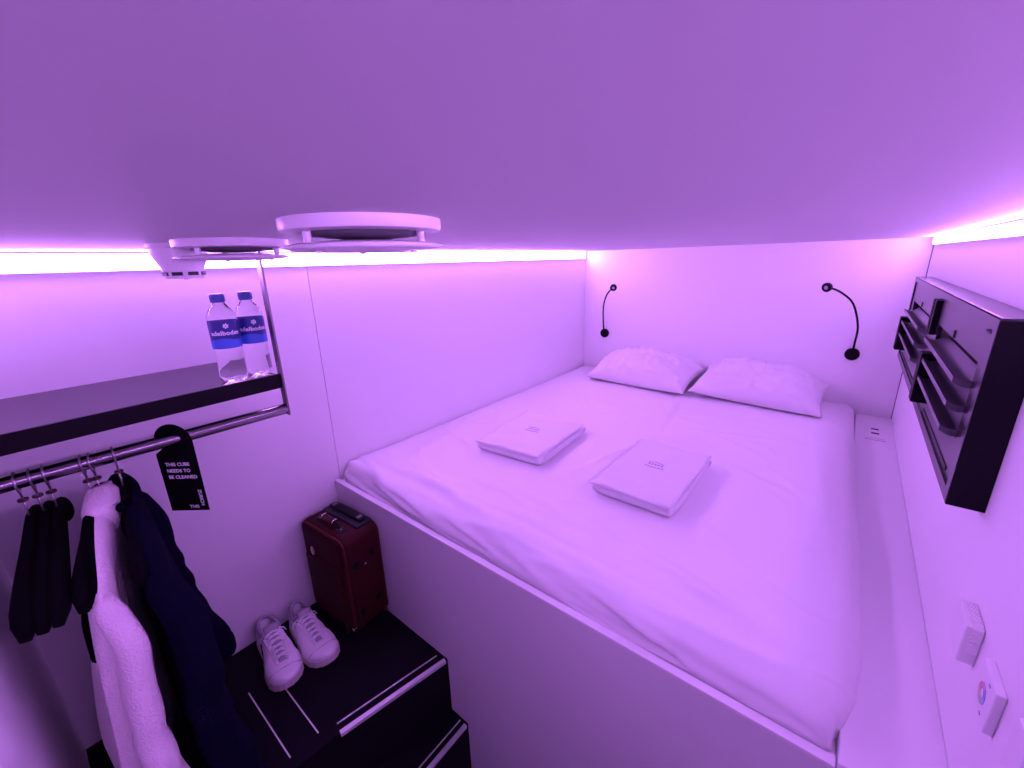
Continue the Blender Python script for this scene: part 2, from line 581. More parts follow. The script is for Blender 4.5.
# ------------------------------------------------------------------ folded towels
def towel(cx, cy, z0, W, L, rz, label, seed):
    t = thing('folded_towel', label, 'towel', (cx, cy, z0), rad(rz), 'folded white towels on the bed')

    def slab(mb, x0, x1, y0, y1, za, zb, r, sd):
        """soft folded layer: rounded at the near fold, closed at the others"""
        NX, NS = 26, 8
        h = (zb - za) / 2
        zc = (za + zb) / 2
        secs = []
        for i in range(NX + 1):
            x = x0 + (x1 - x0) * i / NX
            e = 1.0
            if i in (0, NX):
                e = .55
            elif i in (1, NX - 1):
                e = .88
            sec = []
            pts = []
            for k in range(NS + 1):
                a = -PI / 2 - PI * k / NS
                pts.append((y0 + h + h * math.cos(a), zc + h * math.sin(a) * e))
            ny = 22
            for k in range(1, ny):
                pts.append((y0 + h + (y1 - h - y0 - h) * k / ny, zc + h * e))
            for k in range(NS + 1):
                a = PI / 2 - PI * k / NS
                pts.append((y1 - h + h * math.cos(a), zc + h * math.sin(a) * e))
            for k in range(1, ny):
                pts.append((y1 - h + (y0 + h - y1 + h) * k / ny, zc - h * e))
            for (y, z) in pts:
                dz = .0022 * fbm(x * 9 + sd, y * 9, 1) * (1 if z > zc else .3) * min(1, z0 + 1)
                dx = .003 * fbm(y * 8 + sd, z * 30, 2)
                dy = .003 * fbm(x * 8 + sd, z * 30, 6)
                sec.append((x + dx, y + dy, max(z + dz, 0)))
            secs.append(sec)
        mb.loft(secs)
    mb = MB()
    slab(mb, -W / 2, W / 2 - .003, -L / 2 + .002, L / 2, 0.0, .034, .01, seed)
    slab(mb, -W / 2 - .002, W / 2 - .004, -L / 2 - .008, L / 2 - .012, .0335, .0415, .01, seed + 4)
    # folded edges showing along the side
    for zz in (.009, .018, .026):
        mb.tube([(W / 2 - .005 + .002 * fbm(k, zz * 50, seed), -L / 2 + .03 + (L - .06) * k / 14, zz) for k in range(15)], .0042, 8)
    for p in mb.v:
        if p.z > .035:
            p.z += .006 * max(0, 1 - abs(fbm(p.x * 4 + seed, p.y * 7, 2)) * 3) ** 3 + .008 * fbm(p.x * 3 + seed, p.y * 20, 5)
    for p in mb.v:
        p.z *= 1.15
    mb.build('towel_folds', M['towel'], t, (0, 0, 0), smooth=True)
    e = MB()
    # stitched emblem: a small roof over a row of marks and a curved underline
    for k in range(5):
        e.box(-.026 + k * .011, -.019 + k * .011, -.004, .006, .0462, .0474, .0004, 1)
    e.tube([(-.034 + .068 * k / 10, -.016 - .004 * math.sin(PI * k / 10), .0466) for k in range(11)], .0011, 6)
    e.tube([(-.03, .012, .0466), (-.004, .022, .0466), (.026, .013, .0466)], .0009, 6)
    for p in e.v:
        p.z += .0092
    tag(e.build('emblem', M['thread'], t, (0, 0, 0)), 'small stitched grey emblem')
    return t


towel(-1.0, 1.36, 1.238, .31, .40, 4, 'folded white towel nearer the left wall', 1)
towel(-.455, 1.345, 1.238, .27, .43, -1, 'folded white towel nearer the right wall', 8)


# ------------------------------------------------------------------ reading lamps
def lamp(bx, bz, pts, headdir, label):
    t = thing('reading_lamp', label, 'lamp', (bx, YB, bz), 0, 'black gooseneck reading lamps on the back wall')
    og = t.location
    MB().lathe([(.004, YB), (.031, YB), (.031, YB - .012), (.027, YB - .018), (.004, YB - .019)], (bx, 0, bz), 28, 'y').build(
        'wall_base', M['matblack'], t, og, angle=40)
    P = [Vector(p) for p in pts]
    # Catmull-Rom through the points
    out = []
    Q = [P[0]] + P + [P[-1]]
    for i in range(1, len(Q) - 2):
        for k in range(8):
            s = k / 8
            a, b, c, d = Q[i - 1], Q[i], Q[i + 1], Q[i + 2]
            out.append(.5 * ((2 * b) + (c - a) * s + (2 * a - 5 * b + 4 * c - d) * s * s + (3 * b - a - 3 * c + d) * s ** 3))
    out.append(P[-1])
    MB().tube(out, .0048, 10).build('gooseneck', M['matblack'], t, og, smooth=True)
    hd = MB()
    d = Vector(headdir).normalized()
    q = Vector((0, 0, 1)).rotation_difference(d).to_matrix().to_4x4()
    mx = Matrix.Translation(P[-1]) @ q
    h2 = MB().lathe([(.004, -.012), (.016, -.010), (.021, -.002), (.022, .012), (.019, .013)], n=26)
    hd.add([mx @ p for p in h2.v], h2.f)
    ho = hd.build('lamp_head', M['matblack'], t, og, angle=40)
    ln = MB().lathe([(.001, .0145), (.008, .0142), (.0095, .0125)], n=22)
    l2 = MB().add([mx @ p for p in ln.v], ln.f)
    tag(l2.build('lens', M['lens'], ho, og, smooth=True), 'small pale lens')
    return t


lamp(-1.343, 1.493, [(-1.343, 2.685, 1.50), (-1.342, 2.668, 1.56), (-1.33, 2.635, 1.68), (-1.285, 2.59, 1.77), (-1.225, 2.56, 1.822)],
     (.35, -.85, -.35), 'thin black gooseneck lamp above the left pillow')
lamp(.036, 1.499, [(.036, 2.685, 1.51), (.037, 2.67, 1.56), (.035, 2.645, 1.65), (.000, 2.60, 1.76), (-.055, 2.57, 1.815), (-.107, 2.55, 1.84)],
     (-.45, -.8, -.2), 'thin black gooseneck lamp right of the right pillow')

# ------------------------------------------------------------------ socket on the ledge
t = thing('power_socket', 'white double power socket set in the ledge beside the bed head', 'socket', (.172, 2.43, ZL))
og = t.location
MB().box(.135, .209, 2.33, 2.53, ZL, ZL + .004, .0015).build('cover_plate', M['plastic'], t, og)
MB().box(.145, .199, 2.345, 2.515, ZL + .004, ZL + .007, .001).build('inset_frame', M['plastic'], t, og)
for y in (2.40, 2.46):
    MB().box(.158, .186, y, y + .018, ZL + .0068, ZL + .0076).build('outlet', M['slot'], t, og)


# ------------------------------------------------------------------ long louvred unit on the right wall
ux, ux2, uy0, uy1, uz0, uz1 = .19, XR, 1.02, 2.49, 1.549, 1.889
t = thing('louvred_unit', 'long black louvred metal unit mounted on the right wall', 'vent unit', (XR, 1.75, uz0))
og = t.location
b1 = (1.105, 1.635, 1.650, 1.80)           # near opening y0 y1 z0 z1
b2 = (1.805, 2.385, 1.650, 1.796)
mb = MB()
mb.box(ux + .0131, ux2, uy0, uy1, uz0, uz0 + .006)
mb.box(ux + .0131, ux2, uy1 - .006, uy1, uz0 + .006, uz1 - .006)
mb.box(ux2 - .004, ux2 - .0005, uy0 + .006, uy1 - .006, uz0 + .006, uz1 - .006)
mb.build('casing', M['matblack'], t, og)
MB().box(ux - .0005, ux2, uy0 - .003, uy0 + .003, uz0, uz1 - .003, .001).build('end_plate', M['matblack'], t, og)
MB().box(ux, ux2 - .0005, uy0 - .003, uy1, uz1 - .003, uz1 + .002, .001).build('top_plate', M['black'], t, og)
fp = MB()
for (a, b, c, d) in [(uy0, uy1, b1[3], uz1), (uy0, uy1, uz0, b1[2]), (uy0, b1[0], b1[2], b1[3]), (b1[1], b2[0], b1[2], b1[3]), (b2[1], uy1, b1[2], b1[3])]:
    fp.box(ux + .004, ux + .013, a, b, c, d)
# raised rim round the face
for (a, b, c, d) in [(uy0, uy1, uz1 - .016, uz1), (uy0, uy1, uz0, uz0 + .022), (uy0, uy0 + .03, uz0 + .022, uz1 - .016), (uy1 - .03, uy1, uz0 + .022, uz1 - .016)]:
    fp.box(ux, ux + .0045, a, b, c, d)
fp.build('face_panel', M['black'], t, og)
for (ya, yb) in ((1.11, 1.53), (1.80, 2.38)):
    MB().box(ux + .0025, ux + .0045, ya, yb, 1.579, 1.587).build('slit', M['slot'], t, og)
MB().box(ux + .0015, ux + .0046, 1.056, 1.10, 1.858, 1.862).build('catch', M['slot'], t, og)
for y in (1.38, 2.10):
    MB().box(ux + .0015, ux + .0046, y - .0015, y + .0015, 1.802, 1.82).build('tick_mark', M['slot'], t, og)


def slat(y0, y1, z, dep, name='louvre_blade'):
    """tilted blade: curved section in x-z, leaning out of the opening"""
    sec = []
    N = 8
    for k in range(N + 1):
        s = k / N
        x = ux + .022 - dep * s
        zz = z + .004 - .006 * s - .010 * math.sin(PI * s)
        sec.append((x, zz))
    up = [(x, zz + .0045) for (x, zz) in sec]
    lo = [(x, zz - .0045 - .004 * (1 - abs(x - ux) / .035)) for (x, zz) in sec]
    ring = up + lo[::-1]
    mb = MB()
    mb.prism(ring, 'y', y0, y1)
    return mb.build(name, M['blade'], t, og, angle=35)


for (y0, y1) in ((1.112, 1.55), (1.812, 2.375)):
    for k, z in enumerate((1.766, 1.717, 1.668)):
        slat(y0, y1 + (.06 if k == 0 and y0 < 1.5 else 0), z, .043)
for y in (1.672, 1.712):
    MB().box(ux - .008, ux + .006, y, y + .026, 1.765, 1.862, .002).build('guide_bar', M['matblack'], t, og)
for y in (1.552, 2.385):
    MB().box(ux - .024, ux + .008, y, y + .050, 1.592, 1.730, .003).build('hinge_block', M['matblack'], t, og)


# ------------------------------------------------------------------ wall controls
def plate(name, label, cat, y0, y1, z0, z1, d):
    t = thing(name, label, cat, (XR, (y0 + y1) / 2, z0))
    MB().box(XR - d, XR, y0, y1, z0, z1, .002).build('body', M['plastic'], t, t.location)
    return t


t = plate('thermostat', 'white ribbed wall sensor box on the right wall, farther of two small boxes', 'thermostat', .846, .918, 1.360, 1.430, .021)
og = t.location
for k in range(9):
    z = 1.366 + k * .0072
    MB().box(XR - .014, XR - .002, .8445, .847, z, z + .0035).build('vent_rib', M['plastic'], t, og)
for k in range(9):
    y = .851 + k * .0072
    MB().box(XR - .014, XR - .002, y, y + .0035, 1.4295, 1.432).build('vent_rib', M['plastic'], t, og)
t = plate('light_controller', 'white light controller with a small colour wheel on the right wall', 'switch', .714, .784, 1.362, 1.432, .011)
og = t.location
cw = MB()
n = 36
for k in range(n):
    cw.cur = k * 6 // n
    a0, a1 = 2 * PI * k / n, 2 * PI * (k + 1) / n
    ri, ro = .007, .0155
    P = lambda r, a, x: (x, .752 + r * math.cos(a), 1.395 + r * math.sin(a))
    xx, xb = XR - .0118, XR - .0108
    vs_ = [P(ri, a0, xx), P(ro, a0, xx), P(ro, a1, xx), P(ri, a1, xx), P(ri, a0, xb), P(ro, a0, xb), P(ro, a1, xb), P(ri, a1, xb)]
    cw.add(vs_, [(0, 1, 2, 3), (7, 6, 5, 4), (0, 4, 5, 1), (2, 6, 7, 3), (1, 5, 6, 2), (0, 3, 7, 4)])
tag(cw.build('colour_wheel', [M[k + '_dot'] for k in ('red', 'pink', 'blue', 'cyan', 'green', 'yellow')], t, og), 'rainbow colour ring')
for k, z in enumerate((1.372, 1.422)):
    MB().box(XR - .0116, XR - .0108, .735, .741, z - .0015, z + .0015).build('touch_mark', M['thread'], t, og)
t = plate('light_switch', 'pale switch plate on the right wall at the lower right corner of the photo', 'switch', .612, .655, 1.392, 1.462, .009)


# ------------------------------------------------------------------ ceiling vents and smoke detector
def ceiling_vent(cx, cy, label, z=ZC):
    t = thing('ceiling_vent', label, 'vent', (cx, cy, z), 0, 'round white ceiling vents')
    r = .095
    MB().lathe([(r * .72, 0), (r, 0), (r, -.009), (r * .985, -.013), (r * .80, -.015), (r * .74, -.012)], n=64, close=True).build(
        'ring', M['plastic'], t, (0, 0, 0), angle=35)
    MB().lathe([(.004, -.0005), (r * .72, -.0005), (r * .70, -.018), (r * .3, -.0215), (.004, -.022)], n=48).build('duct_core', M['grey'], t, (0, 0, 0), smooth=True)
    d = MB().lathe([(.004, -.024), (r * .55, -.0245), (r * .9, -.0275), (r * 1.02, -.0305), (r * .9, -.034), (r * .5, -.0365), (.004, -.037)], n=64).build(
        'cover_disc', M['plastic'], t, (0, 0, 0), smooth=True)
    for k in range(3):
        a = 2 * PI * k / 3 + .55
        x, y = r * .77 * math.cos(a), r * .77 * math.sin(a)
        MB().lathe([(.0015, -.010), (.0045, -.010), (.0045, -.030), (.0015, -.030)], (x, y, 0), 14).build('spacer_post', M['plastic'], t, (0, 0, 0), angle=40)
        MB().lathe([(.001, -.033), (.004, -.0335), (.0035, -.0375), (.001, -.038)], (x * .85, y * .85, 0), 14).build('screw', M['plastic'], d, (0, 0, 0), angle=40)
    return t


v1 = ceiling_vent(-.488, .313, 'large round white vent on the ceiling, nearest the camera')
v2 = dup(v1, (-.938, .317, ZC), .4, 'round white ceiling vent between the larger vent and the smoke detector')

t = thing('smoke_detector', 'white smoke detector with dark slots on the ceiling beside the vents', 'smoke detector', (-1.09, .268, ZC))
MB().lathe([(.004, 0), (.052, 0), (.052, -.008), (.049, -.010), (.004, -.010)], n=48).build('base_plate', M['plastic'], t, (0, 0, 0), angle=40)
hd = MB().lathe([(.004, -.010), (.049, -.010), (.0485, -.020), (.043, -.033), (.035, -.050), (.0335, -.064), (.031, -.068), (.004, -.0685)], n=48).build(
    'housing', M['plastic'], t, (0, 0, 0), angle=30)
for k in range(8):
    a = 2 * PI * k / 8 + .2
    mb = MB()
    bm = bmesh.new()
    bmesh.ops.create_cube(bm, size=1)
    mx = Matrix.Rotation(a, 4, 'Z') @ Matrix.Translation((.0335, 0, -.0585)) @ Matrix.Diagonal((.004, .018, .007, 1))
    mb.bm(bm, mx)
    mb.build('slot', M['slot'], hd, (0, 0, 0))
MB().lathe([(.001, -.068), (.005, -.068), (.0045, -.0702), (.001, -.0705)], (.012, 0, 0), 14).build('test_button', M['plastic'], hd, (0, 0, 0), angle=40)

# ------------------------------------------------------------------ shelf, rail, bottles
SX, SY1 = -1.17, .445
t = thing('wall_shelf', 'black wall shelf with hanging bar and flat steel bracket under the left light strip', 'shelf', (-1.34, .16, 1.69))
og = t.location
MB().prism([(XL, YN), (SX + .020, YN), (SX - .003, SY1 - .004), (XL, SY1 - .004)], 'z', 1.703, 1.725).build('shelf_board', M['black'], t, og)
MB().prism([(SX + .020, YN), (SX + .028, YN), (SX + .004, SY1 + .004), (SX - .004, SY1 + .004)], 'z', 1.69, 1.7285).build('front_fascia', M['matblack'], t, og)
MB().box(SX - .012, SX + .012, SY1 - .002, SY1 + .003, 1.612, ZC, .0005).build('flat_bracket', M['dullsteel'], t, og)
rz_ = 1.629
MB().lathe([(.003, YN), (.0145, YN), (.0145, SY1 - .004), (.012, SY1 - .001), (.003, SY1 - .001)], (SX, 0, rz_), 32, 'y').build('rail', M['steel'], t, og, angle=40)


def bottle(cx, cy, rz, label):
    t = thing('water_bottle', label, 'bottle', (cx, cy, 1.7255), rz, 'water bottles on the shelf')
    R0 = .031
    prof = [(.003, .006), (.018, .003), (.024, .0), (.029, .004), (.031, .012), (.0305, .03), (.0295, .055), (.0305, .08), (.031, .086), (.031, .155),
            (.0315, .160), (.0308, .166), (.027, .175), (.019, .188), (.0135, .195), (.0130, .200), (.003, .200)]
    mb = MB()
    n = 48
    for i in range(len(prof)):
        pass
    mb.lathe(prof, n=n)
    # five moulded feet in the base
    for p in mb.v:
        if p.z < .012:
            a = math.atan2(p.y, p.x)
            p.z += .004 * (1 + math.cos(5 * a)) / 2 * (1 if math.hypot(p.x, p.y) > .01 else 0)
    mb.build('body', M['bottle'], t, (0, 0, 0), smooth=True)
    cp = MB().lathe([(.003, .2185), (.0145, .2185), (.0152, .216), (.0152, .199), (.0135, .198), (.003, .198)], n=36)
    for k in range(24):
        a = 2 * PI * k / 24
        cp.box(-.0004, .0004, -.0004, .0004, .2, .215)
        for q in cp.v[-8:]:
            q.x += .0154 * math.cos(a)
            q.y += .0154 * math.sin(a)
    tag(cp.build('cap', M['cap'], t, (0, 0, 0), angle=40), 'blue screw cap')
    lb = MB()
    lb.lathe([(.0314, .087), (.0319, .087), (.0319, .154), (.0314, .154)], n=n, close=True)
    lo = tag(lb.build('paper_label', M['label'], t, (0, 0, 0), smooth=False, angle=60), 'dark blue label')
    bb = MB()
    secs_t = []
    vs_, fs_ = [], []
    for k in range(n):
        a = 2 * PI * k / n
        top = .110 + .0025 * math.sin(3 * a + 1)
        for (r_, z_) in ((.0322, .0875), (.0322, top)):
            vs_.append((r_ * math.cos(a), r_ * math.sin(a), z_))
    for k in range(n):
        j = (k + 1) % n
        fs_.append((2 * k, 2 * j, 2 * j + 1, 2 * k + 1))
    bb.add(vs_, fs_)
    tag(bb.build('label_band', M['labelband'], lo, (0, 0, 0), smooth=True), 'lighter blue wave band')

    def wrap(x, y, z):
        r_ = .0323 + z
        a = x / .0319
        return (r_ * math.sin(a), -r_ * math.cos(a), y)
    tx = MB()
    text_mb('adelboden', .0150, tx, lambda x, y, z: wrap(x - .036, y + .1205, z), spacing=1.05)
    for k in range(6):
        a = 2 * PI * k / 6 + .3
        pts = []
        for (s, w_) in ((.001, .0004), (.0035, .0015), (.0055, .0004)):
            pts.append((s, w_))
        poly = [(s, w_) for s, w_ in pts] + [(s, -w_) for s, w_ in pts[::-1]]
        vs2 = []
        for (s, w_) in poly:
            X = s * math.cos(a) - w_ * math.sin(a)
            Y = s * math.sin(a) + w_ * math.cos(a)
            vs2.append(wrap(X * 1.2, Y * 1.2 + .1425, .0002))
        tx.add(vs2, [tuple(range(len(vs2)))])
    tag(tx.build('label_print', M['print'], lo, (0, 0, 0)), 'white flower mark and lettering')
    return t


b = bottle(-1.215, .352, rad(82), 'clear water bottle with blue label, left one of the two on the shelf')
dup(b, (-1.235, .421, 1.7255), rad(84), 'clear water bottle with blue label, right one beside the steel bracket')

# ------------------------------------------------------------------ door sign
t = thing('door_hanger_sign', 'black card door hanger with white print hooked over the rail', 'sign', (SX, .190, rz_), math.atan2(.63, .78))
# local x along the card, z down from the rail centre; card 4 mm in front of the rail
sw, st, sb = .088, .038, -.187
outl = []
hole = []
cxh, czh = 0.002, .0
outer = [(-.049, -.037), (-.049, sb), (.042, sb), (.042, -.006)]
for k in range(17):
    a = (PI + .30) * k / 16
    outer.append((.044 * math.cos(a), -.006 + .043 * math.sin(a)))
inner = [(-.019, -.016)]
for k in range(13):
    a = (PI + .30) - (PI + .45) * k / 12
    inner.append((.0175 * math.cos(a), -.002 + .0164 * math.sin(a)))
inner += [(.019, -.018), (.017, -.027), (.010, -.034), (.000, -.037)]
poly = outer + inner
mb = MB()
bm = bmesh.new()
vf = [bm.verts.new((p[0], -.0006, p[1])) for p in poly]
f_ = bm.faces.new(vf)
bmesh.ops.triangulate(bm, faces=[f_])
ext = bmesh.ops.extrude_face_region(bm, geom=bm.faces[:])
for g in ext['geom']:
    if isinstance(g, bmesh.types.BMVert):
        g.co.y += .0012
mb.bm(bm)
mb.build('card', M['card'], t, (0, 0, 0))
for k, s in enumerate(('THIS CUBE', 'NEEDS TO', 'BE CLEANED')):
    pr = MB()
    text_mb(s, .0118, pr, lambda x, y, z: (x - .0335, -.0009 - z, -.0675 - .0165 * k + y))
    pr.build('lettering', M['print'], t, (0, 0, 0))
pr = MB()
text_mb('THIS', .0112, pr, lambda x, y, z: (x - .003, -.0009 - z, -.180 + y))
pr.build('logo_word', M['print'], t, (0, 0, 0))
pr = MB()
text_mb('ZURICH', .0112, pr, lambda x, y, z: (.0265 + y, -.0009 - z, -.131 - x * 1.05))
pr.build('logo_word', M['print'], t, (0, 0, 0))


# ------------------------------------------------------------------ clothes hangers
def hanger(y, rz, label, dy=0):
    t = thing('clothes_hanger', label, 'hanger', (SX, y, rz_), rz, 'black clothes hangers on the rail')
    # padded shoulder bar, flared ends, gentle droop
    pts, sq = [], []
    N = 28
    for i in range(N + 1):
        s = -1 + 2 * i / N
        a = abs(s)
        x = s * .225
        z = -.088 - .075 * a ** 1.4 - .030 * a ** 6
        y_ = -.020 * a ** 2
        pts.append((x, y_, z))
        w_ = .0095 + .0095 * a ** 1.5
        hgt = .017 + .009 * a ** 1.2
        if i in (0, N):
            w_ *= .35
            hgt *= .35
        elif i in (1, N - 1):
            w_ *= .85
            hgt *= .85
        sq.append((w_, hgt))
    MB().tube(pts, .01, 14, True, sq).build('shoulder_bar', M['velvet'], t, (0, 0, 0), smooth=True)
    MB().tube([(0, 0, -.097), (0, 0, -.055), (0, 0, -.034)], .0019, 8).build('shank', M['wire'], t, (0, 0, 0), smooth=True)
    loop = []
    for k in range(29):
        a = -PI / 2 + 2 * PI * k / 28
        loop.append((.0178 * math.cos(a) * (1 - .25 * max(0, -math.sin(a))), 0, .0178 * math.sin(a) - (.016 if k in (0, 28) else .006 * max(0, -math.sin(a)))))
    hk = MB().tube(loop, .0017, 8).build('hook', M['wire'], t, (0, 0, 0), smooth=True)
    MB().lathe([(.001, -.036), (.0075, -.036), (.008, -.038), (.0075, -.0405), (.001, -.0405)], n=20).build('washer', M['washer'], hk, (0, 0, 0), angle=40)
    return t


h0 = hanger(-.049, rad(-6), 'empty black padded hanger, leftmost of the three bare ones')
dup(h0, (SX, -.030, rz_), rad(-6), 'empty black padded hanger, middle of the three bare ones')
dup(h0, (SX, -.012, rz_), rad(-6), 'empty black padded hanger, rightmost of the three bare ones')
dup(h0, (SX, .040, rz_), rad(-11.5), 'black hanger carrying the thin black garment')
dup(h0, (SX, .053, rz_), rad(-13.5), 'black hanger carrying the fluffy cream sweater')
dup(h0, (SX, .088, rz_), rad(-3), 'black hanger carrying the navy sweater, rightmost on the rail')


# ------------------------------------------------------------------ clothes
def bar_top(u):
    a = min(abs(u) / .225, 1.15)
    return -.088 - .075 * a ** 1.4 - .030 * a ** 6 + .017 + .009 * a ** 1.2


def garment(name, label, cat, y, rz, m_, width, thick, hem, seed=0, neck=.055, sleeves=(), grow=1.0, lean=0.0):
    """a top hung over the padded hanger: sections across the shoulders, each a closed loop
    that runs over the shoulder bar, down the front, round the hem and up the back"""
    t = thing(name, label, cat, (SX, y, rz_), rz)
    N, K = 64, 34
    secs = []
    for i in range(N + 1):
        u = width * math.sin(PI / 2 * (-1 + 2 * i / N))
        au = abs(u)
        top = bar_top(u) + .006
        endk = math.sqrt(max(0, 1 - (au / width) ** 8)) * .8 + .2
        if au < neck:                                     # scooped neckline
            top -= .030 * (1 - (au / neck) ** 2) ** .8
        front, back = [], []
        for k in range(K + 1):
            s = k / K
            z = top - (top - hem) * s
            d = top - z
            th = thick * min(1, .35 + (d / .045) ** .5 * .65) * (1 + (grow - 1) * min(1, d / .5))
            th *= endk if d > .03 else endk * .9
            if s > .97:
                th *= .85
            amp = min(1, d / .18)
            fold = (.016 * fbm(u * 11 + seed, d * 1.1, seed) + .007 * fbm(u * 25, d * 3.5, seed + 4)) * amp
            gather = .008 * math.sin(u * 46 + 3 * fbm(u * 4, d * 2, seed + 9)) * amp * amp
            wide = 1 + .06 * min(1, d / .5)
            uu = u * wide + .008 * fbm(d * 4, seed, 2) * amp
            front.append((uu, -th + fold + gather + lean * min(d, .45), z))
            back.append((uu, th + fold * .8 - gather * .3 + lean * min(d, .45), z))
        secs.append(front + back[::-1])
    MB().loft(secs).build('body', m_, t, (0, 0, 0), smooth=True)
    # ribbed neckband
    if neck > .03:
        loop = []
        for k in range(41):
            a = 2 * PI * k / 40
            u = neck * 1.02 * math.cos(a)
            loop.append((u, (thick * .75) * math.sin(a) + (-.006 if math.sin(a) < 0 else 0), bar_top(u) + .010 - .030 * (1 - math.cos(a) ** 2) ** .8 * (1.25 if math.sin(a) < 0 else .7)))
        MB().tube(loop, .0085, 12, False).build('neckband', m_, t, (0, 0, 0), smooth=True)
    for (sgn, length, dv, leanx, leany, r0, r1) in sleeves:
        pts, sq = [], []
        n_ = 40
        u0 = width * .93
        z0 = bar_top(u0) - .018
        for i in range(n_ + 1):
            s = i / n_
            e = min(1, s * 6)
            x = sgn * (u0 + .030 * e ** .6 + leanx * s)
            yv = dv * e + leany * s + .008 * math.sin(7 * s + seed) * e
            pts.append((x, yv, z0 - length * s - .012 * e))
            rr = r0 + (r1 - r0) * s
            if i == 0:
                rr *= .55
            elif i == 1:
                rr *= .82
            if s > .9:
                rr *= .86
            sq.append((rr, rr * 1.0))
        tb = MB().tube(pts, .05, 26, True, sq)
        for p in tb.v:
            d = .012 * fbm(p.x * 12 + seed, p.z * 6, p.y * 12) + .004 * math.sin(p.z * 48 + 7 * fbm(p.x * 9, p.z * 4, 2))
            p.x += d
            p.y += d * .7
        sv = tb.build('sleeve', m_, t, (0, 0, 0), smooth=True)
        e = pts[-1]
        q = r1 * .9
        MB().tube([(e[0], e[1], e[2] + .05), (e[0], e[1], e[2] + .03), (e[0], e[1], e[2] + .004), (e[0], e[1], e[2] - .006)], q, 24, True,
                  [(q * .98,) * 2, (q * 1.04,) * 2, (q,) * 2, (q * .9,) * 2]).build('cuff', m_, sv, (0, 0, 0), smooth=True)
    return t


garment('black_garment', 'thin short black garment hanging left of the cream sweater', 'clothing', .040, rad(-11.5), M['blackcloth'], .226, .0195, -.37, 3.0, .0, (), 1.0, -.10)
kn = garment('knit_sweater', 'fluffy cream white sweater hanging on the rail between black garments', 'sweater', .053, rad(-13.5), M['whiteknit'], .236, .0215, -.80, 1.0, .0,
             [(1, .58, .014, .02, .0, .021, .033), (-1, .58, .0, .0, .01, .026, .034)], 1.4, -.11)
secs = []
for i in range(15):                       # folded-over collar lying on the near shoulder
    u = -.045 + .125 * i / 14
    e = math.sqrt(max(0.05, 1 - abs(-1 + 2 * i / 14) ** 5))
    top = bar_top(u) + .006 + .010 * e
    sec = []
    for k in range(24):
        a = 2 * PI * k / 24
        ca, sa = math.cos(a), math.sin(a)
        sec.append((u + .012 * sa, (.029 * e) * abs(ca) ** .7 * (1 if ca > 0 else -1) + .002 * fbm(u * 30, a, 2), top - .034 + .034 * sa * (1 if sa > 0 else 1.2)))
    secs.append(sec)
MB().loft(secs).build('collar', M['whiteknit'], kn, (0, 0, 0), smooth=True)
garment('navy_sweater', 'dark navy sweater hanging rightmost on the rail', 'sweater', .088, rad(-3), M['navyknit'], .236, .022, -.86, 7.0, .085,
        [(1, .60, .012, .0, .02, .030, .042), (-1, .62, .012, -.010, .085, .034, .042)], 1.6, .04)

# ------------------------------------------------------------------ steps
t = thing('staircase', 'black steps with silver nosings against the bed platform', 'steps', (-1.2, .3, 0))
og = t.location
Z1, Z2, Z3 = .693, .460, .230
xa, xb = -.895, -1.02       # top tread front edge at the platform and at the front wall
MB().prism([(XL, YN), (xb, YN), (-.972, .33), (xa, YF - .001), (XL, YF - .001)], 'z', 0, Z1).build('top_step', M['step'], t, og)
MB().prism([(-1.0, YN), (-.815, YN), (-.815, YF - .001), (-1.0, YF - .001)], 'z', 0, Z2).build('middle_step', M['step'], t, og)
MB().prism([(-.9, YN), (-.735, YN), (-.735, YF - .001), (-.9, YF - .001)], 'z', 0, Z3).build('bottom_step', M['step'], t, og)


def strip(p0, p1, wid, hgt, z, name, m_):
    a, b = Vector(p0), Vector(p1)
    d = (b - a).normalized()
    n_ = Vector((d.y, -d.x)) * wid / 2
    mb = MB()
    mb.prism([(a + n_)[:], (b + n_)[:], (b - n_)[:], (a - n_)[:]], 'z', z, z + hgt)
    return mb.build(name, m_, t, og)


strip((-.968, .345), (-.898, .690), .014, .012, Z1 - .008, 'nosing', M['alu'])
strip((-1.000, .352), (-.934, .684), .004, .003, Z1 - .001, 'grip_strip', M['alu'])
strip((-.818, .30), (-.818, .690), .012, .012, Z2 - .008, 'nosing', M['alu'])
strip((-.844, .30), (-.844, .690), .004, .003, Z2 - .001, 'grip_strip', M['alu'])
for (y, x0_) in ((.142, -1.31), (.225, -1.315), (.305, -1.315)):
    strip((x0_, y), (-1.02, y), .0035, .003, Z1 - .001, 'grip_strip', M['alu'])

# ------------------------------------------------------------------ suitcase
t = thing('suitcase', 'small dark red fabric cabin suitcase standing on the top step', 'suitcase', (-1.345, .612, Z1), rad(4))
sx, sy, s0, s1 = .133, .078, .022, .415
mb = MB().box(-sx, sx, -sy, sy, s0, s1, .030, 5)
for p in mb.v:
    k = fbm(p.x * 5, p.y * 5, p.z * 5)
    p += Vector((0, -.006 * math.cos(p.x / sx * 1.4) * math.sin(PI * (p.z - s0) / (s1 - s0)) if p.y < 0 else 0, .002 * k))
mb.build('shell', M['red'], t, (0, 0, 0), angle=50)
MB().box(-sx + .028, sx - .030, -sy - .010, -sy + .01, s0 + .045, s1 - .12, .009, 4).build('front_pocket', M['red'], t, (0, 0, 0), angle=50)


def rrect(hx, z0, z1, r, y, n=6):
    pts = []
    for (cx, cz, a0) in ((hx - r, z0 + r, -PI / 2), (hx - r, z1 - r, 0), (-hx + r, z1 - r, PI / 2), (-hx + r, z0 + r, PI)):
        for k in range(n + 1):
            a = a0 + PI / 2 * k / n
            pts.append((cx + r * math.cos(a), y, cz + r * math.sin(a)))
    return pts + [pts[0]]


